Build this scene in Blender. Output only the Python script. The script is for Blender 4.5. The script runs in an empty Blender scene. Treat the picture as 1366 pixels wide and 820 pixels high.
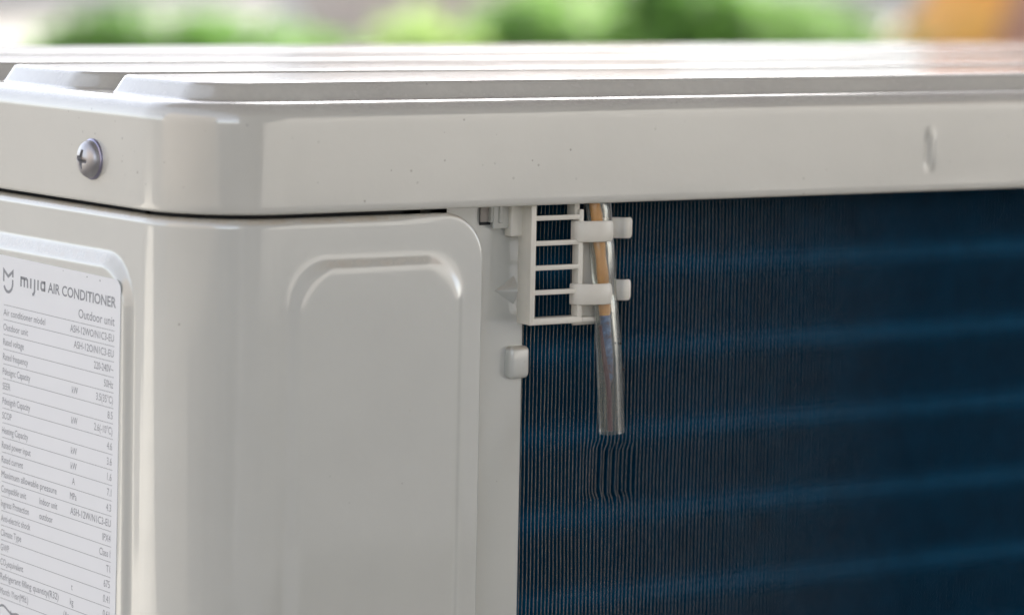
import bpy, bmesh, math, random
from mathutils import Vector, Matrix, noise

random.seed(4)
MM = 0.001
rad = math.radians
scene = bpy.context.scene

# ------------------------------------------------------------------ camera
CAM = Vector((-541.6, -909.7, 88.3)) * MM
YAW, PITCH, ROLL = rad(35.789), rad(6.087), rad(1.161)
fw = Vector((math.cos(PITCH) * math.sin(YAW), math.cos(PITCH) * math.cos(YAW), -math.sin(PITCH)))
rt = fw.cross(Vector((0, 0, 1))).normalized()
up = rt.cross(fw)
rt2 = rt * math.cos(ROLL) + up * math.sin(ROLL)
up2 = -rt * math.sin(ROLL) + up * math.cos(ROLL)
cd = bpy.data.cameras.new("camera")
cam = bpy.data.objects.new("camera", cd)
scene.collection.objects.link(cam)
m = Matrix((rt2, up2, -fw)).transposed().to_4x4()
m.translation = CAM
cam.matrix_world = m
cd.sensor_width = 36.0
cd.lens = 4867.0 / 1366.0 * 36.0
cd.clip_start = 0.05
cd.clip_end = 500.0
cd.dof.use_dof = True
cd.dof.focus_distance = 1.128
cd.dof.aperture_fstop = 8.6
cd.dof.aperture_blades = 9
scene.camera = cam

# ------------------------------------------------------------------ light
SUN_ELEV, SUN_AZ = rad(33), rad(52)      # azimuth measured from +Y clockwise
world = bpy.data.worlds.new("World")
scene.world = world
world.use_nodes = True
wn = world.node_tree.nodes
wl = world.node_tree.links
wn.clear()
wo = wn.new("ShaderNodeOutputWorld")
bg = wn.new("ShaderNodeBackground")
sky = wn.new("ShaderNodeTexSky")
sky.sky_type = 'NISHITA'
sky.sun_disc = False
sky.sun_elevation = SUN_ELEV
sky.sun_rotation = SUN_AZ
sky.air_density = 0.7
sky.dust_density = 1.6
sky.ozone_density = 1.0
bg.inputs['Strength'].default_value = 0.115
hsv = wn.new("ShaderNodeHueSaturation")       # thin high haze: a paler sky
hsv.inputs['Saturation'].default_value = 0.44
wl.new(sky.outputs[0], hsv.inputs['Color'])
wl.new(hsv.outputs[0], bg.inputs[0])
wl.new(bg.outputs[0], wo.inputs[0])
sd_ = bpy.data.lights.new("sun", 'SUN')
sd_.energy = 2.6
sd_.angle = rad(0.5)
sd_.color = (1.0, 0.95, 0.87)
sun = bpy.data.objects.new("sun", sd_)
scene.collection.objects.link(sun)
sdir = Vector((math.sin(SUN_AZ) * math.cos(SUN_ELEV), math.cos(SUN_AZ) * math.cos(SUN_ELEV), math.sin(SUN_ELEV)))
sun.rotation_euler = sdir.to_track_quat('Z', 'Y').to_euler()
vs = scene.view_settings
vs.view_transform = 'Standard'
vs.look = 'None'
vs.exposure = 2.48
vs.gamma = 1.0
vs.use_curve_mapping = False
scene.cycles.max_bounces = 12
scene.cycles.diffuse_bounces = 5
scene.cycles.glossy_bounces = 6
scene.cycles.transmission_bounces = 8
scene.cycles.transparent_max_bounces = 16
scene.cycles.caustics_reflective = False
scene.cycles.caustics_refractive = False

# ------------------------------------------------------------------ materials
def newmat(name):
    mt = bpy.data.materials.new(name)
    mt.use_nodes = True
    nt = mt.node_tree
    return mt, nt, nt.nodes['Principled BSDF'], nt.nodes['Material Output']

def N(nt, t, **kw):
    n = nt.nodes.new(t)
    for k, v in kw.items():
        setattr(n, k, v)
    return n

def noise_tex(nt, scale, detail=3, rough=.55, vec=None):
    n = N(nt, 'ShaderNodeTexNoise')
    n.inputs['Scale'].default_value = scale
    n.inputs['Detail'].default_value = detail
    n.inputs['Roughness'].default_value = rough
    if vec is not None:
        nt.links.new(vec, n.inputs['Vector'])
    return n

def ramp(nt, src, stops):
    r = N(nt, 'ShaderNodeValToRGB')
    cr = r.color_ramp
    while len(cr.elements) < len(stops):
        cr.elements.new(0.5)
    for e, (p, c) in zip(cr.elements, stops):
        e.position = p
        e.color = (c, c, c, 1) if isinstance(c, (int, float)) else (*c, 1)
    nt.links.new(src, r.inputs[0])
    return r

def mixc(nt, fac, a, b, mode='MIX'):
    n = N(nt, 'ShaderNodeMix', data_type='RGBA', blend_type=mode)
    if isinstance(fac, (int, float)):
        n.inputs[0].default_value = fac
    else:
        nt.links.new(fac, n.inputs[0])
    for sock, v in ((n.inputs[6], a), (n.inputs[7], b)):
        if isinstance(v, tuple):
            sock.default_value = (*v, 1)
        else:
            nt.links.new(v, sock)
    return n.outputs[2]

def math_(nt, op, a, b=None, clamp=False):
    n = N(nt, 'ShaderNodeMath', operation=op, use_clamp=clamp)
    for i, v in enumerate((a, b)):
        if v is None:
            continue
        if isinstance(v, (int, float)):
            n.inputs[i].default_value = v
        else:
            nt.links.new(v, n.inputs[i])
    return n.outputs[0]

# colour, then relief, of the cabinet paint
def paint(name, base, dust, rough, peel, specks, dust_amt, up0=.35, up1=.9):
    """Glossy powder coat with orange peel, settled dust on upward faces, small dirt specks."""
    mt, nt, p, out = newmat(name)
    tc = N(nt, 'ShaderNodeTexCoord')
    obj = tc.outputs['Object']
    big = noise_tex(nt, 18, 4, .6, obj)
    tone = ramp(nt, big.outputs[0], [(0.3, tuple(c * .94 for c in base)), (0.7, base)])
    # dust settles where the surface faces up
    geo = N(nt, 'ShaderNodeNewGeometry')
    sep = N(nt, 'ShaderNodeSeparateXYZ')
    nt.links.new(geo.outputs['Normal'], sep.inputs[0])
    upf = ramp(nt, sep.outputs[2], [(up0, 0.0), (up1, 1.0)])
    dn = noise_tex(nt, 260, 6, .7, obj)
    dn2 = noise_tex(nt, 30, 3, .6, obj)
    dmask = ramp(nt, math_(nt, 'ADD', math_(nt, 'MULTIPLY', dn.outputs[0], .6), math_(nt, 'MULTIPLY', dn2.outputs[0], .4)), [(0.38, 0.15), (0.62, 1.0)])
    df = math_(nt, 'MULTIPLY', math_(nt, 'MULTIPLY', upf.outputs[0], dmask.outputs[0]), dust_amt, True)
    col = mixc(nt, df, tone.outputs[0], dust)
    # specks of dirt
    vo = N(nt, 'ShaderNodeTexVoronoi', feature='F1')
    vo.inputs['Scale'].default_value = 420
    vo.inputs['Randomness'].default_value = 1.0
    nt.links.new(obj, vo.inputs['Vector'])
    sepc = N(nt, 'ShaderNodeSeparateColor')
    nt.links.new(vo.outputs['Color'], sepc.inputs[0])
    pick = math_(nt, 'GREATER_THAN', sepc.outputs[0], 1 - specks)
    patch = noise_tex(nt, 25, 2, .5, obj)
    pm = ramp(nt, patch.outputs[0], [(0.45, 0.0), (0.62, 1.0)])
    size = math_(nt, 'MULTIPLY', sepc.outputs[1], 0.2)
    dot = math_(nt, 'LESS_THAN', vo.outputs['Distance'], size)
    sp = math_(nt, 'MULTIPLY', math_(nt, 'MULTIPLY', pick, dot), pm.outputs[0])
    col = mixc(nt, math_(nt, 'MULTIPLY', sp, .55), col, (.11, .09, .07))
    nt.links.new(col, p.inputs['Base Color'])
    rr = math_(nt, 'ADD', math_(nt, 'MULTIPLY', df, .38), rough)
    rr = math_(nt, 'ADD', rr, math_(nt, 'MULTIPLY', sp, .3), True)
    nt.links.new(rr, p.inputs['Roughness'])
    p.inputs['IOR'].default_value = 1.5
    p.inputs['Coat Weight'].default_value = 1.0
    p.inputs['Coat IOR'].default_value = 1.62
    p.inputs['Coat Roughness'].default_value = .035
    bump = N(nt, 'ShaderNodeBump')
    bump.inputs['Strength'].default_value = 1.0
    bump.inputs['Distance'].default_value = peel
    pn = noise_tex(nt, 330, 2, .5, obj)
    mp = N(nt, 'ShaderNodeMapping')
    nt.links.new(obj, mp.inputs[0])
    fine = noise_tex(nt, 1500, 2, .5, obj)
    hh = math_(nt, 'ADD', pn.outputs[0], math_(nt, 'MULTIPLY', fine.outputs[0], .15))
    nt.links.new(hh, bump.inputs['Height'])
    nt.links.new(bump.outputs[0], p.inputs['Normal'])
    return mt

M_lid = paint('lid_paint', (.555, .55, .50), (.34, .32, .30), .16, 3.6e-5, .24, .85)
M_body = paint('body_paint', (.555, .56, .52), (.46, .39, .29), .17, 3.6e-5, .03, .85, .2, .6)

def simple(name, col, rough=.5, metal=0.0, bump=None, var=.06, vscale=120, spec=None):
    mt, nt, p, out = newmat(name)
    tc = N(nt, 'ShaderNodeTexCoord')
    nz = noise_tex(nt, vscale, 5, .6, tc.outputs['Object'])
    r = ramp(nt, nz.outputs[0], [(0.3, tuple(c * (1 - var) for c in col)), (0.7, tuple(min(1, c * (1 + var)) for c in col))])
    nt.links.new(r.outputs[0], p.inputs['Base Color'])
    p.inputs['Roughness'].default_value = rough
    p.inputs['Metallic'].default_value = metal
    if spec is not None:
        p.inputs['Specular IOR Level'].default_value = spec
    if bump:
        b = N(nt, 'ShaderNodeBump')
        b.inputs['Distance'].default_value = bump[1]
        bn = noise_tex(nt, bump[0], 3, .6, tc.outputs['Object'])
        nt.links.new(bn.outputs[0], b.inputs['Height'])
        nt.links.new(b.outputs[0], p.inputs['Normal'])
    return mt

M_plastic = simple('cream_plastic', (.70, .675, .60), .42, bump=(900, 1.5e-5), var=.05, vscale=90)
M_label = simple('label_film', (.73, .745, .765), .32, bump=(700, 5e-6), var=.012, vscale=60)
M_ink = simple('label_ink', (.20, .21, .235), .45, var=.1, vscale=900)
M_ink_bold = simple('label_ink_bold', (.23, .24, .26), .45, var=.1, vscale=900)
M_blueink = simple('label_blue_ink', (.05, .13, .33), .45, var=.1)
M_black = simple('shade_and_grit_black', (.015, .016, .02), .6)  # near-black that paints shade in the gap, slot and interior; also grit
M_zinc = simple('zinc_steel', (.22, .23, .25), .4, .8, var=.15)
M_orange = simple('orange_heat_shrink', (.88, .42, .12), .38, bump=(500, 3e-5), var=.18, vscale=160)
M_wire = simple('wire_jacket', (.12, .05, .07), .4)
M_greywire = simple('grey_wire_jacket', (.30, .31, .33), .45)
M_tube_cu = simple('coil_tube', (.03, .22, .42), .3, .6)

def screw_mat():
    mt, nt, p, out = newmat('screw_steel')
    tc = N(nt, 'ShaderNodeTexCoord')
    a = noise_tex(nt, 230, 5, .65, tc.outputs['Object'])
    sep = N(nt, 'ShaderNodeSeparateXYZ')
    nt.links.new(tc.outputs['Object'], sep.inputs[0])
    low = ramp(nt, math_(nt, 'ADD', math_(nt, 'MULTIPLY', sep.outputs[2], -60), math_(nt, 'MULTIPLY', a.outputs[0], .8)), [(0.45, 0.0), (0.8, 1.0)])
    c = mixc(nt, math_(nt, 'MULTIPLY', low.outputs[0], .7), (.42, .41, .42), (.34, .25, .14))
    nt.links.new(c, p.inputs['Base Color'])
    p.inputs['Metallic'].default_value = .75
    p.inputs['Roughness'].default_value = .38
    b = N(nt, 'ShaderNodeBump')
    b.inputs['Distance'].default_value = 4e-5
    nt.links.new(noise_tex(nt, 900, 3, .6, tc.outputs['Object']).outputs[0], b.inputs['Height'])
    nt.links.new(b.outputs[0], p.inputs['Normal'])
    return mt
M_screw = screw_mat()
M_washer = simple('washer_steel', (.34, .33, .43), .35, .85, var=.15, vscale=400)

def probe_mat():
    mt, nt, p, out = newmat('probe_metal')
    tc = N(nt, 'ShaderNodeTexCoord')
    a = noise_tex(nt, 320, 5, .65, tc.outputs['Object'])
    r = ramp(nt, a.outputs[0], [(0.35, (.12, .09, .12)), (0.5, (.10, .17, .34)), (0.68, (.24, .34, .58))])
    nt.links.new(r.outputs[0], p.inputs['Base Color'])
    p.inputs['Metallic'].default_value = .35
    p.inputs['Roughness'].default_value = .32
    return mt
M_probe = probe_mat()

def clear_mat():
    mt, nt, p, out = newmat('clear_vinyl')
    nt.nodes.remove(p)
    tr = N(nt, 'ShaderNodeBsdfTransparent')
    tr.inputs[0].default_value = (.94, .95, .93, 1)
    gl = N(nt, 'ShaderNodeBsdfGlossy')
    gl.inputs['Roughness'].default_value = .14
    gl.inputs['Color'].default_value = (.85, .86, .86, 1)
    df = N(nt, 'ShaderNodeBsdfDiffuse')
    df.inputs[0].default_value = (.62, .60, .55, 1)
    tc = N(nt, 'ShaderNodeTexCoord')
    b = N(nt, 'ShaderNodeBump')
    b.inputs['Distance'].default_value = 9e-5
    mp = N(nt, 'ShaderNodeMapping')
    mp.inputs['Scale'].default_value = (1, 1, .25)
    nt.links.new(tc.outputs['Object'], mp.inputs[0])
    nz = noise_tex(nt, 420, 4, .6, mp.outputs[0])
    nt.links.new(nz.outputs[0], b.inputs['Height'])
    nt.links.new(b.outputs[0], gl.inputs['Normal'])
    fr = N(nt, 'ShaderNodeFresnel')
    fr.inputs[0].default_value = 1.52
    nt.links.new(b.outputs[0], fr.inputs['Normal'])
    m1 = N(nt, 'ShaderNodeMixShader')
    hz = ramp(nt, nz.outputs[0], [(0.35, .04), (0.75, .11)])
    nt.links.new(hz.outputs[0], m1.inputs[0])
    nt.links.new(tr.outputs[0], m1.inputs[1])
    nt.links.new(df.outputs[0], m1.inputs[2])
    m2 = N(nt, 'ShaderNodeMixShader')
    nt.links.new(math_(nt, 'MULTIPLY', fr.outputs[0], .5, True), m2.inputs[0])
    nt.links.new(m1.outputs[0], m2.inputs[1])
    nt.links.new(gl.outputs[0], m2.inputs[2])
    nt.links.new(m2.outputs[0], out.inputs[0])
    return mt
M_clear = clear_mat()

def fin_mats():
    mt, nt, p, out = newmat('fin_blue_coat')
    tc = N(nt, 'ShaderNodeTexCoord')
    nz = noise_tex(nt, 90, 4, .6, tc.outputs['Object'])
    r = ramp(nt, nz.outputs[0], [(0.3, (.0002, .068, .145)), (0.7, (.0004, .096, .20))])
    nt.links.new(r.outputs[0], p.inputs['Base Color'])
    p.inputs['Metallic'].default_value = .4
    p.inputs['Roughness'].default_value = .45
    p.inputs['Specular IOR Level'].default_value = .2
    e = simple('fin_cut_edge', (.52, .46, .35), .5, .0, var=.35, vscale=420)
    # cut edges darken along the coil: shade painted into their colour
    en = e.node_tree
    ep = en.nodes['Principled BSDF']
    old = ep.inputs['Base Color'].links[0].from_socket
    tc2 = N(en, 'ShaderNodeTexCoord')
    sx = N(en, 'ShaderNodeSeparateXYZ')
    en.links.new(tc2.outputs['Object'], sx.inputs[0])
    edge_shade = ramp(en, math_(en, 'MULTIPLY', math_(en, 'SUBTRACT', sx.outputs[0], .12), 6.0, True), [(0.0, 0.0), (0.45, .35), (1.0, .93)])
    c_ = mixc(en, edge_shade.outputs[0], old, (.012, .055, .10))
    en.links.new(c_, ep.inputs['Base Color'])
    return mt, e
M_fin, M_fin_edge = fin_mats()

# ------------------------------------------------------------------ helpers
COL = scene.collection
def link(o, parent=None):
    COL.objects.link(o)
    if parent is not None:
        o.parent = parent
    return o

def mesh_obj(name, verts, faces, mats, parent=None, smooth=True, fmat=None, scale=MM):
    me = bpy.data.meshes.new(name)
    me.from_pydata([(v[0] * scale, v[1] * scale, v[2] * scale) for v in verts], [], faces)
    for mt in (mats if isinstance(mats, (list, tuple)) else [mats]):
        me.materials.append(mt)
    if fmat:
        me.polygons.foreach_set('material_index', fmat)
    if smooth:
        me.polygons.foreach_set('use_smooth', [True] * len(me.polygons))
    me.update()
    return link(bpy.data.objects.new(name, me), parent)

def bm_obj(name, bm, mats, parent=None, smooth=True, scale=MM, angle=40):
    me = bpy.data.meshes.new(name)
    bmesh.ops.recalc_face_normals(bm, faces=bm.faces)
    bmesh.ops.scale(bm, vec=(scale,) * 3, verts=bm.verts)
    bm.to_mesh(me)
    bm.free()
    for mt in (mats if isinstance(mats, (list, tuple)) else [mats]):
        me.materials.append(mt)
    if smooth:
        me.polygons.foreach_set('use_smooth', [True] * len(me.polygons))
        me.set_sharp_from_angle(angle=rad(angle))
    return link(bpy.data.objects.new(name, me), parent)

def box_into(bm, x0, x1, y0, y1, z0, z1, bev=0.0, seg=2):
    r = bmesh.ops.create_cube(bm, size=1)
    for v in r['verts']:
        v.co = Vector(((x0 + x1) / 2 + v.co.x * (x1 - x0), (y0 + y1) / 2 + v.co.y * (y1 - y0), (z0 + z1) / 2 + v.co.z * (z1 - z0)))
    if bev:
        es = list({e for v in r['verts'] for e in v.link_edges})
        bmesh.ops.bevel(bm, geom=es, offset=bev, segments=seg, profile=.5, affect='EDGES')

def box(name, x0, x1, y0, y1, z0, z1, mat, parent=None, bev=.4, seg=2, scale=MM):
    bm = bmesh.new()
    box_into(bm, x0, x1, y0, y1, z0, z1, bev, seg)
    return bm_obj(name, bm, mat, parent, scale=scale)

def tube_into(bm, pts, radii, n=14, cap=True, flat=None):
    """Sweep a circle (or ellipse, flat=(rx,ry)) along points."""
    rings = []
    for i, p in enumerate(pts):
        p = Vector(p)
        a = Vector(pts[max(0, i - 1)]); b = Vector(pts[min(len(pts) - 1, i + 1)])
        t = (b - a).normalized()
        u = t.cross(Vector((0, 1, 0)))
        if u.length < 1e-4:
            u = t.cross(Vector((1, 0, 0)))
        u.normalize()
        w = t.cross(u)
        r = radii[i] if isinstance(radii, (list, tuple)) else radii
        rx, ry = (r if isinstance(r, tuple) else (r, r))
        rings.append([bm.verts.new(p + u * rx * math.cos(2 * math.pi * k / n) + w * ry * math.sin(2 * math.pi * k / n)) for k in range(n)])
    for a, b in zip(rings, rings[1:]):
        for k in range(n):
            bm.faces.new((a[k], a[(k + 1) % n], b[(k + 1) % n], b[k]))
    if cap:
        bm.faces.new(rings[0]); bm.faces.new(rings[-1][::-1])
    return rings

def tube(name, pts, radii, mat, parent=None, n=14, cap=True):
    bm = bmesh.new()
    tube_into(bm, pts, radii, n, cap)
    return bm_obj(name, bm, mat, parent)

def empty(name, loc, label, cat, group=None):
    o = bpy.data.objects.new(name, None)
    o.empty_display_size = .05
    o.location = loc
    o['label'] = label
    o['category'] = cat
    if group:
        o['group'] = group
    return link(o)

def tag(o, label, cat, group=None):
    o['label'] = label
    o['category'] = cat
    if group:
        o['group'] = group
    return o

def structure(o):
    o['kind'] = 'structure'
    return o

def sstep(t):
    t = max(0.0, min(1.0, t))
    return t * t * (3 - 2 * t)

def softramp(t, k=.09):
    """0 below 0, 1 above 1, straight in between, with softened corners"""
    def sp(x):
        x = x / k
        return k * (x if x > 30 else math.log1p(math.exp(x)))
    return sp(t) - sp(t - 1)

# ------------------------------------------------------------------ setting
ZG = -0.62          # ground level in metres (unit origin is the underside of the lid)

def ground_mat():
    mt, nt, p, out = newmat('pale_paving')
    tc = N(nt, 'ShaderNodeTexCoord')
    a = noise_tex(nt, .7, 6, .6, tc.outputs['Object'])
    b = noise_tex(nt, 14, 5, .6, tc.outputs['Object'])
    r = ramp(nt, a.outputs[0], [(0.3, (.140, .129, .114)), (0.7, (.19, .175, .155))])
    c = mixc(nt, .35, r.outputs[0], b.outputs[0], 'OVERLAY')
    nt.links.new(c, p.inputs['Base Color'])
    p.inputs['Roughness'].default_value = .85
    bu = N(nt, 'ShaderNodeBump')
    bu.inputs['Distance'].default_value = .01
    nt.links.new(b.outputs[0], bu.inputs['Height'])
    nt.links.new(bu.outputs[0], p.inputs['Normal'])
    return mt
gv, gf = [], []
n = 40
for j in range(n + 1):
    for i in range(n + 1):
        x = -200 + 400 * i / n; y = -200 + 400 * j / n
        gv.append((x, y, ZG))
for j in range(n):
    for i in range(n):
        a = j * (n + 1) + i
        gf.append((a, a + 1, a + n + 2, a + n + 1))
structure(mesh_obj('ground', gv, gf, ground_mat(), smooth=False, scale=1))

# unseen pale slabs added to reflect as a bright streak on the corner
pm = bmesh.new()
for k in range(9):
    a0 = 2.2 + k * .62
    q = [pm.verts.new((-.71 * r_ - .7 * w_, .70 * r_ - .71 * w_, ZG + z_)) for z_ in (.004, .034) for r_, w_ in ((a0, -.75), (a0 + .6, -.75), (a0 + .6, .75), (a0, .75))]
    pm.faces.new(q[4:])
    for i in range(4):
        pm.faces.new((q[i], q[(i + 1) % 4], q[4 + (i + 1) % 4], q[4 + i]))
structure(bm_obj('path', pm, simple('streak_slab', (.62, .58, .50), .7, var=.05, vscale=4), None, smooth=False, scale=1))

# house behind the camera; its pale ground floor is added to bounce light
M_render = simple('brown_render', (.20, .14, .105), .8, bump=(60, .004), var=.08, vscale=3)
hb = bmesh.new()
o = empty('house_block', (0, -2.4, ZG), 'brown house with a pale ground floor added for bounce light and a balcony over the unit', 'house')
hb = bmesh.new()
box_into(hb, -1.1, 3.2, -2.36, 2.0, 2.3, 2.5, .02, 1)
w_ = bm_obj('balcony_slab', hb, M_render, None, scale=1)
w_.parent = o
w_.location = -o.location
M_pale = simple('pale_render', (.58, .56, .535), .8, bump=(60, .004), var=.06, vscale=3)
for nm, mt_, z0_, z1_, g_ in (('ground_floor_wall', M_pale, ZG, 1.9, 0.0), ('upper_wall', M_render, 1.9, 7.4, .04)):
    hb = bmesh.new()
    box_into(hb, -1.0 - g_, 6.0 + g_, -7.0, -2.4 + g_, z0_, z1_, .02, 1)
    w_ = bm_obj(nm, hb, mt_, None, scale=1)
    w_.parent = o
    w_.location = -o.location

def bg_box(name, x0, x1, y0, y1, z1, col, label, cat, bev=.02):
    mt = simple(name + '_finish', col, .8, bump=(8, .01), var=.07, vscale=2.2)
    b_ = bmesh.new()
    box_into(b_, x0, x1, y0, y1, ZG, z1, bev, 2)
    o_ = bm_obj(name, b_, mt, None, scale=1)
    return tag(o_, label, cat)

bg_box('side_fill_block', -13.0, -8.0, -7.2, 3.4, 5.5, (.30, .265, .235), 'dull brown block added out of view on the left for warm fill light', 'house')  # unseen block, added to warm the fill light on the left face
bg_box('garden_wall', 8.0, 16.4, 25.0, 25.4, 6.5, (.90, .885, .86), 'pale cream wall at the far left behind the round bush', 'wall')
bg_box('garden_wall', 9.05, 11.4, 14.2, 14.5, 2.0, (.62, .585, .54), 'dull taupe wall behind the small yellow-green bush', 'wall')
bg_box('garden_wall', 20.6, 32.0, 26.6, 27.0, 6.5, (.88, .88, .82), 'pale wall behind the tall green bushes at the right', 'wall')

def leaf_mat(name, a, b):
    mt, nt, p, out = newmat(name)
    oi = N(nt, 'ShaderNodeTexCoord')
    nz = noise_tex(nt, 9, 4, .6, oi.outputs['Object'])
    r = ramp(nt, nz.outputs[0], [(0.35, a), (0.65, b)])
    nt.links.new(r.outputs[0], p.inputs['Base Color'])
    p.inputs['Roughness'].default_value = .5
    tl = N(nt, 'ShaderNodeBsdfTranslucent')
    nt.links.new(r.outputs[0], tl.inputs[0])
    mx = N(nt, 'ShaderNodeMixShader')
    mx.inputs[0].default_value = .5
    nt.links.new(p.outputs[0], mx.inputs[1])
    nt.links.new(tl.outputs[0], mx.inputs[2])
    nt.links.new(mx.outputs[0], out.inputs[0])
    return mt
M_leafA = leaf_mat('leaf_green', (.10, .22, .04), (.18, .36, .07))
M_leafB = leaf_mat('leaf_yellow_green', (.34, .48, .14), (.45, .60, .20))
M_leafC = leaf_mat('leaf_mid_green', (.18, .34, .08), (.28, .46, .13))
M_stem = simple('bush_stem', (.12, .09, .06), .8)

def bush(label, x, y, rx, ry, top, mat, nleaf=2600, group='bushes beyond the unit'):
    root = empty('bush', (x, y, ZG), label, 'bush', group)
    h = top - ZG
    bm = bmesh.new()
    rnd = random.Random(int(x * 100))
    lobes = [(0, 0, h * .55, 1.0)] + [(rnd.uniform(-.6, .6) * rx, rnd.uniform(-.6, .6) * ry, h * rnd.uniform(.35, .72), rnd.uniform(.4, .62)) for _ in range(9)]
    for _ in range(nleaf):
        lx, ly, lz, s = rnd.choice(lobes)
        d = Vector((rnd.gauss(0, 1), rnd.gauss(0, 1), rnd.gauss(0, 1))).normalized() * rnd.uniform(.55, 1.0)
        p = Vector((lx + d.x * rx * s * .8, ly + d.y * ry * s * .8, lz + d.z * h * .45 * s))
        if p.z < .04:
            continue
        q = Matrix.Rotation(rnd.uniform(0, 6.28), 3, Vector((rnd.gauss(0, 1), rnd.gauss(0, 1), rnd.gauss(0, 1))).normalized())
        L, Wd = rnd.uniform(.035, .06), rnd.uniform(.015, .026)
        vs_ = [bm.verts.new(p + q @ Vector(c)) for c in ((-L / 2, 0, 0), (0, Wd, .006), (L / 2, 0, 0), (0, -Wd, .006))]
        bm.faces.new(vs_)
    fo = bm_obj('foliage', bm, mat, root, smooth=False, scale=1)
    st = bmesh.new()
    for k in range(7):
        a = rnd.uniform(0, 6.28)
        tube_into(st, [(0.02 * math.cos(a), .02 * math.sin(a), 0), (.3 * rx * math.cos(a), .3 * ry * math.sin(a), h * .4), (.55 * rx * math.cos(a), .55 * ry * math.sin(a), h * .75)], [.014, .010, .004], 6)
    bm_obj('stem', st, M_stem, root, scale=1)

bush('rounded dark green bush at the left, in front of the cream wall', 5.22, 9.0, .42, .4, -.175, M_leafA)
bush('low green bush just right of the rounded dark one', 5.66, 9.05, .42, .35, -.245, M_leafC, 1700)
bush('small yellow-green bush in front of the taupe wall', 6.25, 9.1, .26, .3, -.20, M_leafB, 1500)
bush('light green bush at the middle, left of the darkest bush', 6.85, 9.0, .36, .4, -.10, M_leafC)
bush('tall dark green bush at the middle of the row', 7.28, 9.05, .34, .4, .0, M_leafA, 3000)
bush('bright green bush between the dark bush and the orange canvas', 7.78, 9.0, .42, .4, -.12, M_leafC, 3000)
bush('low bright green bush next to the orange canvas', 8.25, 9.1, .36, .35, -.235, M_leafC, 1800)

# orange canvas and red-brown wall at the right edge
bmo = bmesh.new()
segs = 14
rows_ = []
for i in range(segs + 1):
    t = i / segs
    z = ZG + t * .56
    xl = 8.30 + (z + .33) * 1.56 + .012 * math.sin(i * 1.7)
    xr = 8.56 + .02 * math.sin(i * 1.1)
    if xl > xr - .03:
        xl = xr - .03
    row = []
    for k, (fx, yy) in enumerate(((0, 8.86), (.25, 8.72), (.5, 8.69), (.75, 8.73), (1, 8.86))):
        row.append(bmo.verts.new((xl + (xr - xl) * fx, yy + .015 * math.sin(i * .9 + k), z)))
    for k, (fx, yy) in enumerate(((1, 9.1), (.5, 9.12), (0, 9.1))):
        row.append(bmo.verts.new((xl + (xr - xl) * fx, yy, z)))
    rows_.append(row)
for a, b in zip(rows_, rows_[1:]):
    for k in range(8):
        bmo.faces.new((a[k], a[(k + 1) % 8], b[(k + 1) % 8], b[k]))
bmo.faces.new(rows_[0]); bmo.faces.new(rows_[-1][::-1])
tag(bm_obj('orange_canvas', bmo, leaf_mat('orange_canvas_cloth', (1, .54, .11), (1, .64, .17)), None, scale=1),
    'orange canvas cover leaning beside the red-brown wall', 'canvas cover')
bg_box('shade_block', 10.6, 38.0, 7.0, 10.2, 9.7, (.42, .40, .38), 'tall grey block added out of view beyond the right edge to shade the unit', 'house')  # unseen tall block, added to keep the sun off the unit
bg_box('brick_wall', 8.86, 10.6, 9.0, 9.5, 1.4, (.62, .36, .25), 'red-brown wall at the right edge beyond the orange canvas', 'wall')

# ------------------------------------------------------------------ the unit
XL, YD = 800.0, 290.0       # width of the unit, depth of the unit (mm)
RC = 31.0                   # corner radius in plan
unit = empty('air_conditioner', (0, 0, 0), 'cream painted outdoor air conditioner unit with ribbed lid and blue fin coil', 'air conditioner')

def wav(x, z, a=.12):
    return a * noise.noise(Vector((x / 70.0, z / 70.0, 3.1)))

# ---- lid
def rr_loop(x0, x1, y0, y1, r, cols):
    """closed loop, counter-clockwise seen from above, starting on the rear (-y) face; yields (p, n)"""
    out = []
    cl = [(x1 - r, y0 + r, -90), (x1 - r, y1 - r, 0), (x0 + r, y1 - r, 90), (x0 + r, y0 + r, 180)]
    # rear face with supplied x columns
    for x in cols:
        if x0 + r < x < x1 - r:
            out.append(((x, y0), (0, -1)))
    for i, (cx, cy, a0) in enumerate(cl):
        for k in range(0, 13):
            a = rad(a0 + 90 * k / 12)
            out.append(((cx + r * math.cos(a), cy + r * math.sin(a)), (math.cos(a), math.sin(a))))
        if i == 0:
            for k in range(1, 12): out.append(((x1, y0 + r + (y1 - y0 - 2 * r) * k / 12), (1, 0)))
        if i == 1:
            for k in range(1, 20): out.append(((x1 - r - (x1 - x0 - 2 * r) * k / 20, y1), (0, 1)))
        if i == 2:
            for k in range(1, 24): out.append(((x0, y1 - r - (y1 - y0 - 2 * r) * k / 24), (-1, 0)))
    return out

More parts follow.
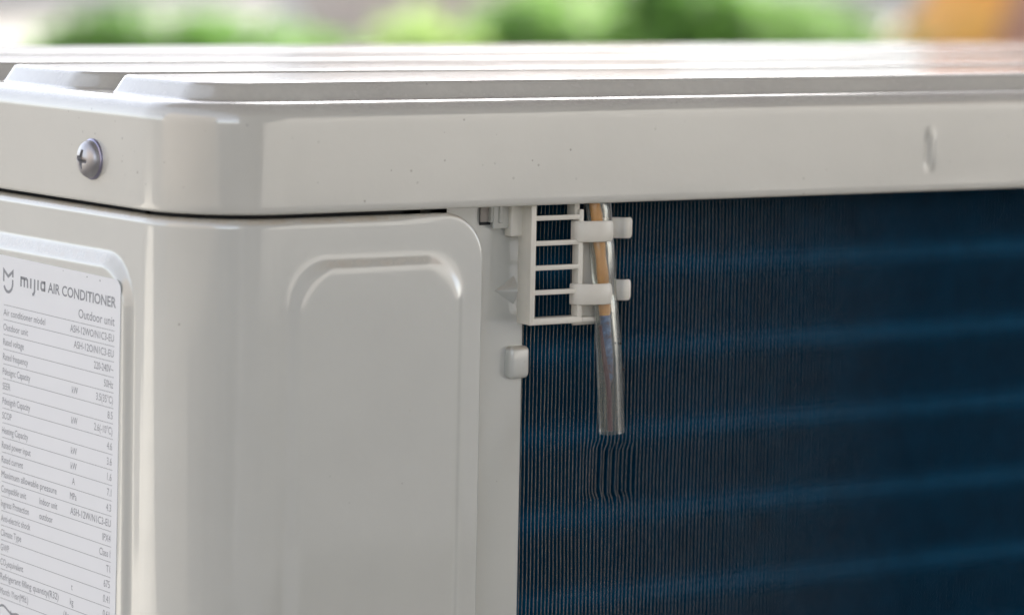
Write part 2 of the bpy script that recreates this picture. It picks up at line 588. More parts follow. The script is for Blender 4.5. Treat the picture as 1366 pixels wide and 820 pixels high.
cols = []
x = RC + .5
while x < XL - RC:
    cols.append(x)
    x += .5 if 276 < x < 294 else 4.0
base = rr_loop(0, XL, 0, YD, RC, cols)
prof = [(-14, 2.0), (-13.5, .8), (-2.2, .6), (-1.0, .1), (-.45, 0), (-.12, .25), (0, .8), (0, 2.5)]
zz = 4.5
while zz < 25.4:
    prof.append((0, zz)); zz += 1.5
prof.append((0, 26.3))
for k in range(0, 11):
    a = rad(90 * k / 10)
    prof.append((-6 + 6 * math.cos(a), 27 + 6 * math.sin(a)))
prof += [(-7.5, 33.02), (-10, 33.03)]
verts, faces = [], []
nb = len(base)
for (d, z) in prof:
    for (p, nn) in base:
        dd = d
        if 0.7 < z < 32.9 and d > -6.1:
            s = p[0] + p[1]
            dd += wav(s * (1 if nn[1] < -.5 else 1.7) + 500, z) * sstep(z / 6) * sstep((33 - z) / 6)
            if nn[1] < -.9:
                # small pressed dent towards the far end
                zz0 = max(0, abs(z - 14) - 4.2)
                dd -= .75 * math.exp(-((p[0] - 284.4) / .9) ** 2) * math.exp(-(zz0 / 1.3) ** 2)
                dd += .55 * math.exp(-((p[0] - 286.8) / 1.0) ** 2) * math.exp(-(zz0 / 1.3) ** 2)
        verts.append((p[0] + nn[0] * dd, p[1] + nn[1] * dd, z))
L_ = len(prof)
for j in range(L_ - 1):
    for i in range(nb):
        a = j * nb + i; b = j * nb + (i + 1) % nb
        faces.append((a, b, b + nb, a + nb))
faces.append(tuple((L_ - 1) * nb + i for i in range(nb)))
# ridges pressed up out of the lid
def ridge(x0, x1, y0, y1, rc):
    zt = 38.4
    pr_ = [(0, 32.95), (.35, 33.15), (.8, 33.7)]
    pr_ += [(.8 + 3.0 * t, 33.7 + 4.4 * t) for t in (.25, .5, .75, 1)]
    pr_ += [(4.15, zt - .2), (4.6, zt - .03), (5.2, zt)]
    start = len(verts)
    loops = []
    for (ins, z) in pr_:
        r = max(1.5, rc - ins)
        rb = max(1.2, 7.5 - ins)
        c = [(x1 - ins - r, y0 + ins + r, -90, r), (x1 - ins - rb, y1 - ins - rb, 0, rb), (x0 + ins + rb, y1 - ins - rb, 90, rb), (x0 + ins + r, y0 + ins + r, 180, r)]
        lp = []
        for (cx, cy, a0, r) in c:
            for k in range(11):
                a = rad(a0 + 9 * k)
                lp.append((cx + r * math.cos(a), cy + r * math.sin(a), z))
        loops.append(lp)
    for lp in loops:
        verts.extend(lp)
    n_ = 44
    for j in range(len(loops) - 1):
        for i in range(n_):
            a = start + j * n_ + i; b = start + j * n_ + (i + 1) % n_
            faces.append((a, b, b + n_, a + n_))
    faces.append(tuple(start + (len(loops) - 1) * n_ + i for i in range(n_)))
ridge(9.5, XL - 9.5, 10.5, 71, 17)
ridge(9.5, XL - 9.5, 80, 142, 17)
ridge(9.5, XL - 9.5, 151, 212, 17)
ridge(9.5, XL - 9.5, 221, 280, 17)
lid = mesh_obj('lid', verts, faces, M_lid, unit)
lid.data.set_sharp_from_angle(angle=rad(50))

# ---- screw on the lid
def lathe_x(name, prof_, cx, cy, cz, mat, parent, n_=40, cross=False):
    """lathe about an axis along -x; prof_: (height outward, radius)"""
    bm = bmesh.new()
    rings = []
    for (h, r) in prof_:
        if r < 1e-4:
            rings.append([bm.verts.new((cx - h, cy, cz))]); continue
        rings.append([bm.verts.new((cx - h, cy + r * math.cos(2 * math.pi * k / n_), cz + r * math.sin(2 * math.pi * k / n_))) for k in range(n_)])
    for a, b in zip(rings, rings[1:]):
        for k in range(n_):
            if len(b) == 1:
                bm.faces.new((a[k], a[(k + 1) % n_], b[0]))
            else:
                bm.faces.new((a[k], a[(k + 1) % n_], b[(k + 1) % n_], b[k]))
    return bm_obj(name, bm, mat, parent, angle=60)

SY, SZ = 60.2, 13.2
lathe_x('washer', [(-.5, 6.2), (.5, 6.25), (.75, 6.1), (.85, 5.6), (.85, 0)], 0, SY, SZ, M_washer, lid, 48)
# domed head: a polar height field with the cross recess pushed into it
hv, hf = [], []
NR, NA = 44, 128
HR = 5.7
def head_h(r):
    t = r / HR
    return 0.9 + 3.4 * math.sqrt(max(0.0, 1 - (t ** 2) * .985)) ** .9
for i in range(NR + 1):
    r = HR * (i / NR)
    for k in range(NA):
        a = 2 * math.pi * k / NA
        y, z = r * math.cos(a), r * math.sin(a)
        ca, sa = math.cos(rad(8)), math.sin(rad(8))
        yy, zz_ = y * ca + z * sa, -y * sa + z * ca
        depth = 0
        for (u, w) in ((abs(yy), abs(zz_)), (abs(zz_), abs(yy))):
            # arm: length 2.5, half width .55 narrowing outward
            hw = .85 - .13 * u
            c1 = 1 - sstep((w - hw + .12) / .28)
            c2 = 1 - sstep((u - 2.6) / .35)
            depth = max(depth, c1 * c2 * (2.9 - .55 * u))
        hv.append((-head_h(r) + depth, SY + y, SZ + z))
for i in range(NR):
    for k in range(NA):
        a = i * NA + k; b = i * NA + (k + 1) % NA
        hf.append((a, b, b + NA, a + NA))
for k in range(NA):
    pass
st_ = len(hv)
for k in range(NA):
    a = 2 * math.pi * k / NA
    hv.append((-.6, SY + HR * math.cos(a), SZ + HR * math.sin(a)))
for k in range(NA):
    hf.append((NR * NA + k, NR * NA + (k + 1) % NA, st_ + (k + 1) % NA, st_ + k))
hd = mesh_obj('screw_head', hv, hf, M_screw, lid)
hd.data.set_sharp_from_angle(angle=rad(50))

# ---- wrap-round side panel as one height field along its plan path
def rrsd(px, pz, x0, x1, z0, z1, r):
    cx, cz = (x0 + x1) / 2, (z0 + z1) / 2
    qx = abs(px - cx) - (x1 - x0) / 2 + r
    qz = abs(pz - cz) - (z1 - z0) / 2 + r
    sd = math.hypot(max(qx, 0), max(qz, 0)) + min(max(qx, qz), 0) - r
    if qx > 0 and qz > 0:
        l = math.hypot(qx, qz); g = (qx / l, qz / l)
    elif qx > qz:
        g = (1, 0)
    else:
        g = (0, 1)
    return sd, g

STEP_X = 104.0
ZTOP = -1.35
TD = Vector((7.6, 10.5, -1.1))   # everything that hangs behind the overhanging lid sits this much deeper
def off_main(u, z, side):
    """outward offset of the pressed sheet; side 'L' (u = y), 'C' (corner), 'R' (u = x)"""
    if side == 'R':
        qx, qz = u - (STEP_X - 15), z - (ZTOP - 15)
        sd = math.hypot(max(qx, 0), max(qz, 0)) + min(max(qx, qz), 0) - 15
    else:
        sd = z - ZTOP
    def rnd_(r):
        return 0 if sd <= -r else -(r - math.sqrt(max(0, r * r - min(r, sd + r) ** 2)))
    w = sstep((u - 68) / 20) if side == 'R' else 0
    d = -.8 + (1 - w) * rnd_(2.8) + w * rnd_(1.5)
    if side == 'L':
        s2, g = rrsd(u, z, 36.0, 255.4, -400, -14.2, 15)
        wd = 4.3 * abs(g[1]) + 2.3 * abs(g[0])
        d += 2.1 * softramp(-s2 / wd)
    if side == 'R':
        s2, g = rrsd(u, z, 33.0, 96.3, -520, -13.8, 14)
        wd = 3.0 * abs(g[1]) + (3.6 if u < 64 else 2.8) * abs(g[0])
        d += 1.65 * softramp(-s2 / wd, .13)
    return d
def x_end(z):
    if z < ZTOP - 15: return STEP_X
    return STEP_X - 15 + math.sqrt(max(0, 225 - (z - ZTOP + 15) ** 2))

path = []     # (side, u, point, normal)
yy = 261.0
while yy > RC:
    path.append(('L', yy, (0, yy), (-1, 0)))
    yy -= 4.0 if yy > 132 else (.55 if yy < 44 else 1.3)
for k in range(0, 61):
    a = rad(180 + 90 * k / 60)
    path.append(('C', 0, (RC + RC * math.cos(a), RC + RC * math.sin(a)), (math.cos(a), math.sin(a))))
x = RC + .6
while x < 101.5:
    path.append(('R', x, (x, 0), (0, -1)))
    x += .55
for x in (102, 102.4, 102.8, 103.1, 103.4, 103.6, 103.8, 103.92, 104.0):
    path.append(('R', x, (x, 0), (0, -1)))
zrows = [ZTOP - v for v in (0, .03, .1, .2, .32, .48)]
z = ZTOP - .7
while z > -150:
    zrows.append(z)
    z -= .42 if z > -38 else 2.0
while z > -560:
    zrows.append(z); z -= 14
zrows.append(-560)
verts, faces = [], []
for j, z in enumerate([ZTOP + .02] + zrows):
    for (side, u, p, nn) in path:
        if side == 'R' and u > 70:
            u = 70 + (u - 70) * (x_end(min(z, ZTOP)) - 70) / (STEP_X - 70)
            p = (u, 0)
        d = off_main(u, z, side)
        if side == 'C':                    # faint lengthwise facets where the sheet was bent
            aa = math.atan2(nn[1], nn[0]) * RC
            d += .055 * noise.noise(Vector((aa * .45, z * .004, 7.7))) + .010 * noise.noise(Vector((aa * 1.3, z * .01, 2.7)))
        if j == 0: d -= 2.2; zz_ = z - 4
        else: zz_ = z
        d += wav(p[0] * 1.3 - p[1] * 1.3 + 200, z * .7, .10) * sstep(-z / 20)
        verts.append((p[0] + nn[0] * d, p[1] + nn[1] * d, zz_))
np_ = len(path)
nr_ = len(zrows) + 1
for j in range(nr_ - 1):
    for i in range(np_ - 1):
        a = j * np_ + i
        faces.append((a, a + 1, a + 1 + np_, a + np_))
e0 = len(verts)                       # deep return of the step edge
for j in range(nr_):
    v = verts[j * np_ + np_ - 1]
    verts.append((v[0] - .1, 14.0, v[2]))
for j in range(nr_ - 1):
    a = j * np_ + np_ - 1
    faces.append((a, e0 + j, e0 + j + 1, a + np_))
side_panel = mesh_obj('side_panel', verts, faces, M_body, unit)
# near-black strip that paints the gap's shade as a dark line under the lid
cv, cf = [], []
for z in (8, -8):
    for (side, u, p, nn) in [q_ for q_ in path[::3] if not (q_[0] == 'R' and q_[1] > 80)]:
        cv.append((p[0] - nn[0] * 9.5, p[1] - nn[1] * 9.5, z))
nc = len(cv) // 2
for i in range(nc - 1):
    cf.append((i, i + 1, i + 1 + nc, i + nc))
mesh_obj('gap_shade_strip', cv, cf, M_black, unit)
# flat flange that carries the bracket, set back behind the step
bm = bmesh.new()
FX = 120.7 + TD.x
sec = [(98, 12.9), (FX - 1.1, 12.9), (FX - .45, 13.1), (FX - .1, 13.6), (FX, 14.6), (FX - .3, 27)]
fr = [[bm.verts.new((x_ + .0, y_, z_)) for x_, y_ in sec] for z_ in [6 - 6 * k for k in range(96)]]
for a, b in zip(fr, fr[1:]):
    for k in range(len(sec) - 1):
        bm.faces.new((a[k], b[k], b[k + 1], a[k + 1]))
bm_obj('rear_flange', bm, M_body, side_panel, angle=80)

# pressed features on the flange
def flange_y(z): return 2.35
# pointed dimple: quarter cone swelling towards the edge
dv, df_ = [], []
nz_, nx_ = 24, 18
for j in range(nz_ + 1):
    for i in range(nx_ + 1):
        tx = i / nx_; tz = -1 + 2 * j / nz_
        x = 108.8 + 7.6 * tx
        hh = 4.6 * (tx ** 1.05)            # half height grows to the right
        z = -26.4 + hh * tz
        dpt = 3.0 * tx * (1 - abs(tz) ** 1.25)
        dv.append((x, 2.5 - dpt, z))
for j in range(nz_):
    for i in range(nx_):
        a = j * (nx_ + 1) + i
        df_.append((a, a + 1, a + nx_ + 2, a + nx_ + 1))
# close the end towards the coil
e0 = len(dv)
for j in range(nz_ + 1):
    dv.append((116.8, 3.2, -26.4 + 4.6 * (-1 + 2 * j / nz_)))
for j in range(nz_):
    a = j * (nx_ + 1) + nx_
    df_.append((a, e0 + j, e0 + j + 1, a + nx_ + 1))
o = mesh_obj('pointed_dimple', dv, df_, M_body, side_panel)
o.location = TD * MM
o.data.set_sharp_from_angle(angle=rad(60))
bm = bmesh.new()
box_into(bm, 113.6, 121.6, -.6, 6.0, -54.3, -43.9, 1.9, 5)
bm_obj('rounded_lug', bm, M_body, side_panel, angle=80).location = TD * MM

# hook and tab that come down from under the lid
tabs = bm_obj
bm = bmesh.new()
box_into(bm, 106.3, 112.2, -.2, 1.0, -6.7, 9, .35, 2)
box_into(bm, 105.6, 106.8, .1, 2.4, -4.8, 9, .3, 2)
box_into(bm, 108.2, 109.8, -.9, .2, -5.0, 9, .5, 3)
bm_obj('hook_tab', bm, M_body, side_panel).location = TD * MM
box('hook_slot', 102.7, 106.6, 1.75, 2.6, -5.6, 9, M_black, side_panel, .2).location = TD * MM  # near-black block paints the shade inside the slot
box('hook_slot_cover', 102.6, 106.0, 1.45, 2.0, -4.6, 9, simple('slot_cover_tone', (.36, .33, .30), .5), side_panel, .15).location = TD * MM  # cover in a darker, browner tone than the cabinet paint

# ---- plastic bracket that holds the sensor
br = bpy.data.objects.new('sensor_bracket', None)
link(br, unit)
br.location = TD * MM
def bbox(name, *a, bev=.3, seg=2):
    return box(name, *a, M_plastic, br, bev, seg)
YF = -6.9                      # front plane of the ladder frame
bbox('tab', 112.0, 117.6, -1.8, 2.2, -9.2, 9, bev=.6, seg=3)
bbox('post', 116.1, 117.5, YF, .2, -36.6, 9, bev=.35)
bbox('front_rail', 116.0, 118.0, YF - .1, YF + 1.2, -36.7, 9, bev=.3)
bbox('post', 134.6, 136.4, YF, -3.4, -35.0, -1.0, bev=.25)
for (zc, h) in ((-3.3, 1.5), (-11.2, 1.5), (-18.9, 1.5), (-26.6, 1.5)):
    bbox('crossbar', 117.6, 135.2, YF + .05, YF + 2.0, zc - h / 2, zc + h / 2, bev=.2)
bbox('bottom_bar', 117.6, 136.5, YF - .05, YF + 4.5, -36.75, -34.6, bev=.45, seg=3)
# backing plate that the clear sleeve lies on
bbox('backing_plate', 136.2, 146.4, -2.6, -1.6, -38.0, -9.0, bev=.3)
bbox('backing_plate_foot', 136.0, 143.2, -5.2, -1.8, -36.9, -35.2, bev=.3)

def ribbon(name, pts, z0, z1, th, mat, parent, rounded=1.4):
    """strip of plastic following pts in plan (x, y), height z0..z1, thickness th"""
    bm = bmesh.new()
    n_ = len(pts)
    tang = []
    for i in range(n_):
        a = Vector(pts[max(0, i - 1)]); b = Vector(pts[min(n_ - 1, i + 1)])
        tang.append((b - a).normalized())
    prev = None
    tot = sum((Vector(pts[i + 1]) - Vector(pts[i])).length for i in range(n_ - 1))
    acc = 0
    for i in range(n_):
        if i: acc += (Vector(pts[i]) - Vector(pts[i - 1])).length
        rem = tot - acc
        cut = 0
        if rem < rounded:
            cut = rounded - math.sqrt(max(0, rounded ** 2 - (rounded - rem) ** 2))
        p = Vector(pts[i]); nn = Vector((-tang[i].y, tang[i].x)) * th / 2
        b_ = .28
        prof_ = [(-1, z0 + cut + b_), (-1 + .5, z0 + cut), (1 - .5, z0 + cut), (1, z0 + cut + b_), (1, z1 - cut - b_), (.5, z1 - cut), (-.5, z1 - cut), (-1, z1 - cut - b_)]
        ring = [bm.verts.new((p.x + nn.x * s, p.y + nn.y * s, z)) for (s, z) in prof_]
        if prev:
            for k in range(8):
                bm.faces.new((prev[k], prev[(k + 1) % 8], ring[(k + 1) % 8], ring[k]))
        else:
            bm.faces.new(ring)
        prev = ring
    bm.faces.new(prev[::-1])
    return bm_obj(name, bm, mat, parent, angle=50)

def bez(pts, n_=26):
    """Catmull-Rom through plan points"""
    out = []
    P = [Vector(p) for p in pts]
    P = [P[0] * 2 - P[1]] + P + [P[-1] * 2 - P[-2]]
    for i in range(1, len(P) - 2):
        for k in range(n_ // (len(P) - 3)):
            t = k / (n_ // (len(P) - 3))
            a, b, c, d = P[i - 1], P[i], P[i + 1], P[i + 2]
            out.append(tuple(.5 * ((2 * b) + (-a + c) * t + (2 * a - 5 * b + 4 * c - d) * t * t + (-a + 3 * b - 3 * c + d) * t ** 3)))
    out.append(tuple(P[-2]))
    return out
for (z0, z1) in ((-11.2, -4.6), (-31.0, -24.4)):
    ribbon('clip_front_jaw', bez([(133.7, -4.3), (134.1, -6.4), (135.7, -7.7), (139.5, -9.1), (142.6, -9.6), (146.2, -8.7)], 40), z0, z1, .95, M_plastic, br, 1.0)
    ribbon('clip_rear_jaw', bez([(143.8, -1.6), (150.0, -1.2), (153.6, -2.0), (155.6, -3.6), (158.0, -3.2)], 40), z0 + .2, z1 + .2, .9, M_plastic, br, .9)
bbox('upper_post', 133.6, 135.6, YF + 1.2, -1.4, -3.0, 9, bev=.3)

# ---- rating label
U0, V0 = 117.5, -20.6           # top left corner on the raised face (y, z)
TILT = rad(.9)
LX = .8 - 2.1 - .03
label = bpy.data.objects.new('rating_label', None)
label.location = (LX * MM, U0 * MM, V0 * MM)
label.rotation_euler = (TILT, 0, 0)
link(label, unit)
LW, LH = 77.6, 200.0
def lab(u, v, x=0.0):
    """label coordinates (right, down) -> local mm"""
    return (x, -u, -v)
def plate(name, loop, mat, parent, x0=0.0, th=.15):
    bm = bmesh.new()
    f1 = [bm.verts.new(lab(u, v, x0 - th)) for u, v in loop]
    f2 = [bm.verts.new(lab(u, v, x0)) for u, v in loop]
    bm.faces.new(f1)
    for i in range(len(loop)):
        j = (i + 1) % len(loop)
        bm.faces.new((f1[i], f1[j], f2[j], f2[i]))
    return bm_obj(name, bm, mat, parent, smooth=False)
def round_rect(x0, x1, y0, y1, r, n_=8):
    out = []
    for cx, cy, a0 in ((x1 - r, y0 + r, -90), (x1 - r, y1 - r, 0), (x0 + r, y1 - r, 90), (x0 + r, y0 + r, 180)):
        for k in range(n_ + 1):
            a = rad(a0 + 90 * k / n_)
            out.append((cx + r * math.cos(a), cy + r * math.sin(a)))
    return out
plate('label_sheet', round_rect(-2, LW, 0, LH, 3.2), M_label, label, x0=0, th=.15)
TXX = -.175                     # ink sits just proud of the film

def text(s, u, v, cap, width=None, align='L', bold=0.0, mat=None):
    """v is the baseline"""
    cu = bpy.data.curves.new('lettering', 'FONT')
    cu.body = s
    cu.size = 1.0
    cu.resolution_u = 3
    cu.offset = bold
    ob = bpy.data.objects.new('tmp', cu)
    COL.objects.link(ob)
    dg = bpy.context.evaluated_depsgraph_get()
    me = bpy.data.meshes.new_from_object(ob.evaluated_get(dg))
    COL.objects.unlink(ob)
    bpy.data.objects.remove(ob)
    xs = [w.co.x for w in me.vertices]
    x0, x1 = min(xs), max(xs)
    sy = cap / .727
    sx = sy * .82 if width is None else width / (x1 - x0)
    wd = (x1 - x0) * sx
    ustart = u if align == 'L' else (u - wd if align == 'R' else u - wd / 2)
    for w in me.vertices:
        p = lab(ustart + (w.co.x - x0) * sx, v - w.co.y * sy, TXX)
        w.co = Vector(p) * MM
    me.materials.clear()
    me.materials.append(mat or M_ink)
    return link(bpy.data.objects.new('lettering', me), label)

def rule(v, u0=3.7, u1=None, th=.16):
    u1 = LW - 3.2 if u1 is None else u1
    bm = bmesh.new()
    f = [bm.verts.new(lab(u, w, TXX)) for u, w in ((u0, v), (u1, v), (u1, v + th), (u0, v + th))]
    bm.faces.new(f)
    return bm_obj('rule', bm, M_ink, label, smooth=False)

def stroke(name, pts, w, mat, closed=False):
    bm = bmesh.new()
    P = [Vector(p) for p in pts]
    prev = None
    n_ = len(P)
    for i in range(n_):
        a = P[max(0, i - 1)]; b = P[min(n_ - 1, i + 1)]
        t = (b - a).normalized()
        if 0 < i < n_ - 1:
            t1 = (P[i] - P[i - 1]).normalized(); t2 = (P[i + 1] - P[i]).normalized()
            m_ = Vector((-t1.y - t2.y, t1.x + t2.x)).normalized()
            k = w / 2 / max(.35, m_.dot(Vector((-t1.y, t1.x))))
            nn = m_ * k
        else:
            nn = Vector((-t.y, t.x)) * w / 2
        q = [bm.verts.new(lab(*(P[i] + nn), TXX)), bm.verts.new(lab(*(P[i] - nn), TXX))]
        if prev:
            bm.faces.new((prev[0], prev[1], q[1], q[0]))
        prev = q
    return bm_obj(name, bm, mat, label, smooth=False)

RB = 15.55                       # first rule, down from the label's top edge
PITCH_R = 4.70
# emblem
bm = bmesh.new()
def emb(pts, w):
    P = [Vector(p) for p in pts]
    prev = None
    for i in range(len(P)):
        if 0 < i < len(P) - 1:
            t1 = (P[i] - P[i - 1]).normalized(); t2 = (P[i + 1] - P[i]).normalized()
            m_ = Vector((-t1.y - t2.y, t1.x + t2.x)).normalized()
            nn = m_ * (w / 2 / max(.5, m_.dot(Vector((-t1.y, t1.x)))))
        else:
            t = (P[min(len(P) - 1, i + 1)] - P[max(0, i - 1)]).normalized()
            nn = Vector((-t.y, t.x)) * w / 2
        q = [bm.verts.new(lab(*(P[i] + nn), TXX)), bm.verts.new(lab(*(P[i] - nn), TXX))]
        if prev:
            bm.faces.new((prev[0], prev[1], q[1], q[0]))
        prev = q
E0, E1 = 3.0, 4.3                # emblem origin
emb([(E0 + .4, E1 + 3.9), (E0 + .4, E1 + .3), (E0 + 3.4, E1 + 2.1), (E0 + 6.4, E1 + .3), (E0 + 6.4, E1 + 2.1)], .95)
emb([(E0 + 6.4, E1 + 2.9), (E0 + 6.4, E1 + 3.9)] + [(E0 + 3.4 + 3.0 * math.cos(a), E1 + 3.9 + 3.1 * math.sin(a)) for a in [rad(x_) for x_ in range(10, 158, 12)]], .95)
bm_obj('emblem', bm, M_ink_bold, label, smooth=False)
# wordmark: m i j i a drawn as strokes of one weight
bm = bmesh.new()
mw = .95
b0 = 8.65                        # baseline
xh = 3.2
u = 14.9
def arch(x0, x1):
    r = (x1 - x0) / 2
    return [(x0 + r - r * math.cos(a), b0 - xh + r * .75 - r * .75 * math.sin(a)) for a in [rad(x_) for x_ in range(0, 181, 20)]]
emb([(u, b0), (u, b0 - xh)], mw)
emb([(u + .1, b0 - xh + .45), (u + 3.6, b0 - xh + .45), (u + 4.2, b0 - xh + .9), (u + 4.3, b0)], mw * .95)
emb([(u + 2.2, b0), (u + 2.2, b0 - xh + .5)], mw)
emb([(u + 6.4, b0), (u + 6.4, b0 - xh)], mw)
emb([(u + 8.9, b0 - xh), (u + 8.9, b0 + .7), (u + 8.3, b0 + 1.5), (u + 7.5, b0 + 1.8)], mw)
emb([(u + 11.1, b0), (u + 11.1, b0 - xh)], mw)
emb([(u + 15.4, b0), (u + 15.4, b0 - xh)], mw)
emb([(u + 15.4, b0 - xh + .45), (u + 13.6, b0 - xh + .45), (u + 13.1, b0 - xh + .95), (u + 13.1, b0 - .95), (u + 13.6, b0 - .45), (u + 15.4, b0 - .45)], mw * .9)
bm_obj('wordmark', bm, M_ink_bold, label, smooth=False)
text('AIR CONDITIONER', 75.0, b0 - .1, 3.25, 42.6, 'R', .018, M_ink_bold)
text('Outdoor unit', 74.3, 14.15, 2.9, 22.2, 'R', .0, M_ink)
ROWS = [('Air conditioner model', None, 'ASH-12WO/N1C3-EU', 27.4, 27.0),
        ('Outdoor unit', None, 'ASH-12O/N1C3-EU', 16.3, 24.6),
        ('Rated voltage', None, '220-240V~', None, None),
        ('Rated frequency', None, '50Hz', None, None),
        ('Pdesignc Capacity', 'kW', '3.5(35\u00b0C)', None, None),
        ('SEER', None, '8.5', None, None),
        ('Pdesignh Capacity', 'kW', '2.6(-10\u00b0C)', None, None),
        ('SCOP', None, '4.6', None, None),
        ('Heating Capacity', 'kW', '3.6', None, None),
        ('Rated power input', 'kW', '1.6', None, None),
        ('Rated current', 'A', '7.1', None, None),
        ('Maximum allowable pressure', 'MPa', '4.3', 36.3, None),
        ('Compatible unit', 'Indoor unit', 'ASH-12W/N1C3-EU', None, 25.2),
        ('Ingress Protection', 'outdoor', 'IPX4', None, None),
        ('Anti-electric shock', None, 'Class I', None, None),
        ('Climate Type', None, 'T1', None, None),
        ('GWP', None, '675', None, None),
        ('CO\u2082equivalent', 't', '0.41', None, None),
        ('Refrigerant filling quantity(R32)', 'kg', '0.61', 38.5, None),
        ('Month /Year(Mfd.)', '(As noted)', None, None, None)]
rule(RB)
for i, (a, b, c, wa, wc) in enumerate(ROWS):
    top = RB + i * PITCH_R
    bl = top + PITCH_R - 1.25
    text(a, 3.6, bl, 2.25, wa)
    if b == 'Indoor unit': text(b, 29.0, bl, 2.25)
    elif b == 'outdoor': text(b, 29.0, bl, 2.25)
    elif b and b[0] == '(': text(b, 45.5, bl, 2.25)
    elif b: text(b, 50.5, bl, 2.25, None, 'C')
    if c: text(c, LW - 3.6, bl, 2.35, wc, 'R')
    rule(top + PITCH_R)
# start of the drawing at the foot of the label
v0 = RB + 20 * PITCH_R + 3.0
crv = [(1.0, v0 + 1.2)] + [(1.5 + t * 15, v0 + .7 * math.cos(t * 9.2 + .6) + 3.2 * max(0, t - .55)) for t in [k / 20 for k in range(21)]]
stroke('drawing', crv, .75, M_ink_bold)
stroke('drawing', [(11.0, v0), (11.0, v0 + 12)], .35, M_ink)
stroke('drawing', [(3.2, v0 + .4), (3.2, v0 + 12)], .6, M_blueink)
# scratches / specks on the label
for (u_, v_, r_) in ((36.5, 101.7, .22), (57.0, 1.1, .3), (65.0, 1.4, .34), (42.0, .8, .2), (26.0, 17.2, .2)):
    plate('speck', [(u_ + r_ * math.cos(k), v_ + r_ * .8 * math.sin(k)) for k in range(6)], M_ink, label, x0=-.15, th=.03)

# ---- heat exchanger
coil = bpy.data.objects.new('heat_exchanger', None)
link(coil, unit)
coil.location = TD * MM
FP = 1.5                         # fin pitch
FY = 4.2                         # front edge plane
BANDS = [-20.6 - 26.7 * k + 26.7 for k in range(0, 22)]
def bulge(z):
    b = 0
    for zc in BANDS:
        t = (z - zc) / 4.0
        if abs(t) < 3: b += math.exp(-t * t)
    return b
fz = []
z = 10.0
while z > -150:
    fz.append(z); z -= 2.2
while z > -545:
    fz.append(z); z -= 13
extra = [-74.5, -76.2, -78.2, -79.2, -92.5, -94.0, -95.4]
fz = sorted(set(fz + extra), reverse=True)
bz = [bulge(z) for z in fz]
DEP = [0, 1.0, 2.2, 3.6, 6.0, 18.0]
BG = [0, .55, 1.0, .7, .2, 0]
TH = .09
def boff(b, k):
    return -.98 * b * BG[k] + .12 * (1 - min(1, b)) * BG[k]
def fin_mesh(name, x0, idx):
    vs_, fs_, fm = [], [], []
    dens = 1.0 if x0 < 200 else .6
    ph = idx * .05
    rndm = random.Random(idx)
    jit = rndm.uniform(-.07, .07)
    rj, rk = rndm.uniform(-.8, .8), rndm.uniform(.7, 1.2)
    for z, b in zip(fz, bz):
        dx = jit + .30 * math.sin(z / 33 + ph) * dens
        dx += .42 * noise.noise(Vector((x0 * .045, z / 26.0, 0))) * dens
        dx += .07 * noise.noise(Vector((x0 * .9, z / 9.0, 5)))
        # the knocked patch under the sensor
        top = -74.6 - (x0 - 146) * .16 - rj * 1.0
        if 146.5 < x0 < 167.0:
            wv = sstep((top - z) / 3.6) * (1 - sstep((-91.6 - rj - (x0 - 146) * .12 - z) / 3.2))
            wx = sstep((x0 - 145) / 9) * (1 - .25 * sstep((x0 - 163) / 4))
            dx -= 1.15 * rk * wv * wx
        for k in range(len(DEP) - 1, -1, -1):
            vs_.append((x0 + dx - TH / 2 + boff(b, k), FY + DEP[k], z))
        for k in range(len(DEP)):
            vs_.append((x0 + dx + TH / 2 + boff(b, k), FY + DEP[k], z))
    nr = 2 * len(DEP)
    for j in range(len(fz) - 1):
        for k in range(nr - 1):
            a = j * nr + k
            fs_.append((a, a + 1, a + 1 + nr, a + nr))
            fm.append(1 if k == len(DEP) - 1 else 0)
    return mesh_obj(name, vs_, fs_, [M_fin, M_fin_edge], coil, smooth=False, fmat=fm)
NF = 298
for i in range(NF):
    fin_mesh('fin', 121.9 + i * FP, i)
# plain remainder of the fin pack, far outside the frame
xs0 = 121.9 + NF * FP
vs_, fs_ = [], []
k = 0
while xs0 + k * FP < 768:
    x = xs0 + k * FP
    for (dx_, y_, z_) in ((0, FY, 10), (0, FY + 18, 10), (0, FY + 18, -545), (0, FY, -545)):
        vs_.append((x + dx_, y_, z_))
    fs_.append((4 * k, 4 * k + 1, 4 * k + 2, 4 * k + 3))
    k += 1
o = mesh_obj('fin_pack', vs_, fs_, M_fin, coil, smooth=False)
o['kind'] = 'stuff'
for zc in BANDS:
    if -545 < zc < 10:
        tube('coil_tube', [(114, FY + 10, zc), (766, FY + 10, zc)], 4.6, M_tube_cu, coil, 16)

# inside and the other sides of the cabinet
box('dark_backing', 8, 790, FY + 38, FY + 40, -556, 1.5, M_black, unit, .2)  # near-black sheet that paints the cabinet's interior shade
box('front_panel', 6, XL - 2, YD - 20, YD - 1, -560, -1.3, M_body, unit, 3)
box('end_panel', XL - 22, XL - 1.0, 2.5, YD - 22, -560, -1.3, M_body, unit, 3)
box('base_pan', 2, XL - 2.5, 1.5, YD - 2, -566, -548, M_body, unit, 2)
box('foot', 110, 180, -20, YD + 20, -600, -566, M_zinc, unit, 2)
box('foot', 620, 690, -20, YD + 20, -600, -566, M_zinc, unit, 2)
box('concrete_pad', -.25, 1.05, -.25, .55, ZG - .02, -.6, simple('concrete', (.38, .37, .34), .9, bump=(40, .002)), None, .01, 2, 1)
structure(bpy.data.objects['concrete_pad'])

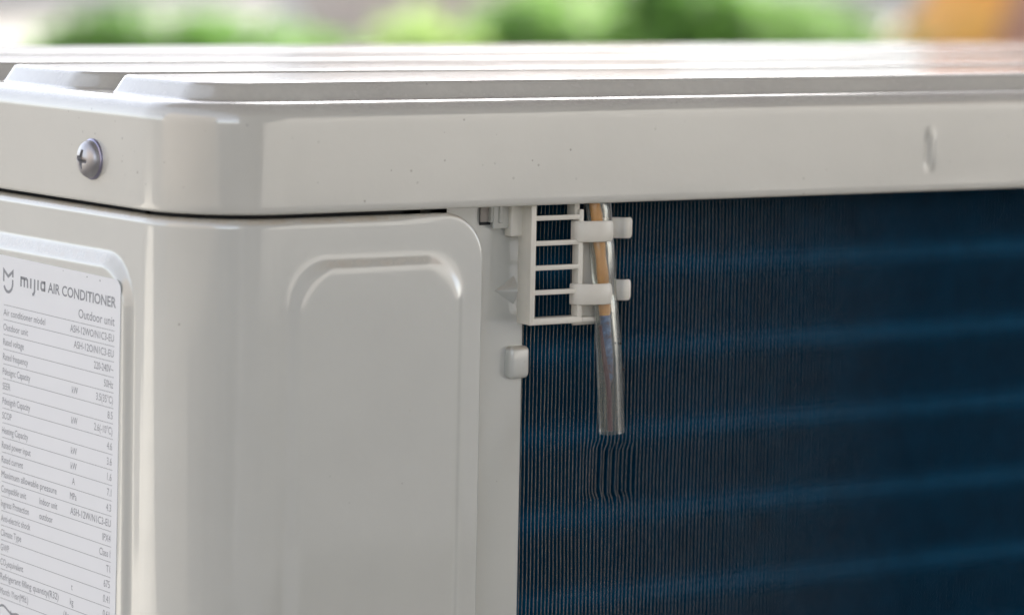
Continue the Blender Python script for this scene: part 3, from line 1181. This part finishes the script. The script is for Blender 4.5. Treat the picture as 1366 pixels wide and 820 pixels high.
# ------------------------------------------------------------------ sensor in its clear sleeve
sensor = empty('temperature_sensor', tuple(TD * MM), 'orange wrapped sensor wire in a clear sleeve, clipped in the cream bracket', 'sensor')
def cr3(pts, n_=8):
    P = [Vector(p) for p in pts]
    P = [P[0] * 2 - P[1]] + P + [P[-1] * 2 - P[-2]]
    out = []
    for i in range(1, len(P) - 2):
        for k in range(n_):
            t = k / n_
            a, b, c, d = P[i - 1], P[i], P[i + 1], P[i + 2]
            out.append(.5 * ((2 * b) + (-a + c) * t + (2 * a - 5 * b + 4 * c - d) * t * t + (-a + 3 * b - 3 * c + d) * t ** 3))
    out.append(P[-2])
    return out
axis = cr3([(142.6, -2.0, 12), (144.2, -4.6, -4), (145.0, -5.4, -14), (146.2, -5.8, -28), (147.4, -6.0, -40), (148.9, -6.0, -56), (150.0, -6.0, -72.6)], 7)
bm = bmesh.new()
na = len(axis)
rad_o, rad_i = [], []
for i, p in enumerate(axis):
    z = p.z
    sq = .5 * math.exp(-((z + 7.5) / 4) ** 2) + .5 * math.exp(-((z + 27.5) / 4) ** 2)
    rx = 4.35 + .25 * math.exp(-((z + 18) / 5) ** 2) - .5 * sq
    ry = 3.3 + .7 * sstep((-z - 30) / 20) - 1.2 * sq
    rad_o.append((rx, ry)); rad_i.append((rx - .75, ry - .75))
ro = tube_into(bm, axis, rad_o, 40, False)
ri = tube_into(bm, axis, rad_i, 40, False)
for k in range(40):
    bm.faces.new((ro[-1][k], ro[-1][(k + 1) % 40], ri[-1][(k + 1) % 40], ri[-1][k]))
    bm.faces.new((ro[0][k], ri[0][k], ri[0][(k + 1) % 40], ro[0][(k + 1) % 40]))
bm_obj('clear_sleeve', bm, M_clear, sensor, angle=70)
tube('orange_sleeve', cr3([(140.2, -3.0, 12), (142.3, -5.2, -2), (143.6, -5.6, -12), (145.2, -6.0, -24), (146.0, -6.2, -34.8)], 8), [(1.85 + .2 * math.sin(i * .9), 1.6) for i in range(33)], M_orange, sensor, 20)
tube('probe', cr3([(146.1, -6.1, -34.0), (146.8, -6.2, -42), (147.8, -6.2, -50), (148.2, -6.1, -59)], 6), [(1.75, 1.6)] * 12 + [(1.55, 1.45)] * 4 + [(1.3, 1.2), (.8, .8), (.3, .3)], M_probe, sensor, 18)
tube('wire', cr3([(144.9, -5.8, -38), (146.2, -6.6, -50), (147.6, -6.9, -58), (148.6, -6.4, -66), (149.2, -6.2, -72.0)], 6), .8, M_wire, sensor, 10)
tube('wire', cr3([(147.5, -3.5, 12), (148.5, -5.0, -6), (149.0, -5.6, -20), (149.4, -5.8, -34)], 6), .5, M_greywire, sensor, 10)
for (x, y, z) in ((149.6, -10.1, -43.6), (151.6, -9.6, -52.0)):
    lump = bmesh.new()
    bmesh.ops.create_icosphere(lump, subdivisions=2, radius=.42)
    bmesh.ops.translate(lump, vec=(x, y, z), verts=lump.verts)
    bm_obj('grit', lump, M_black, sensor)
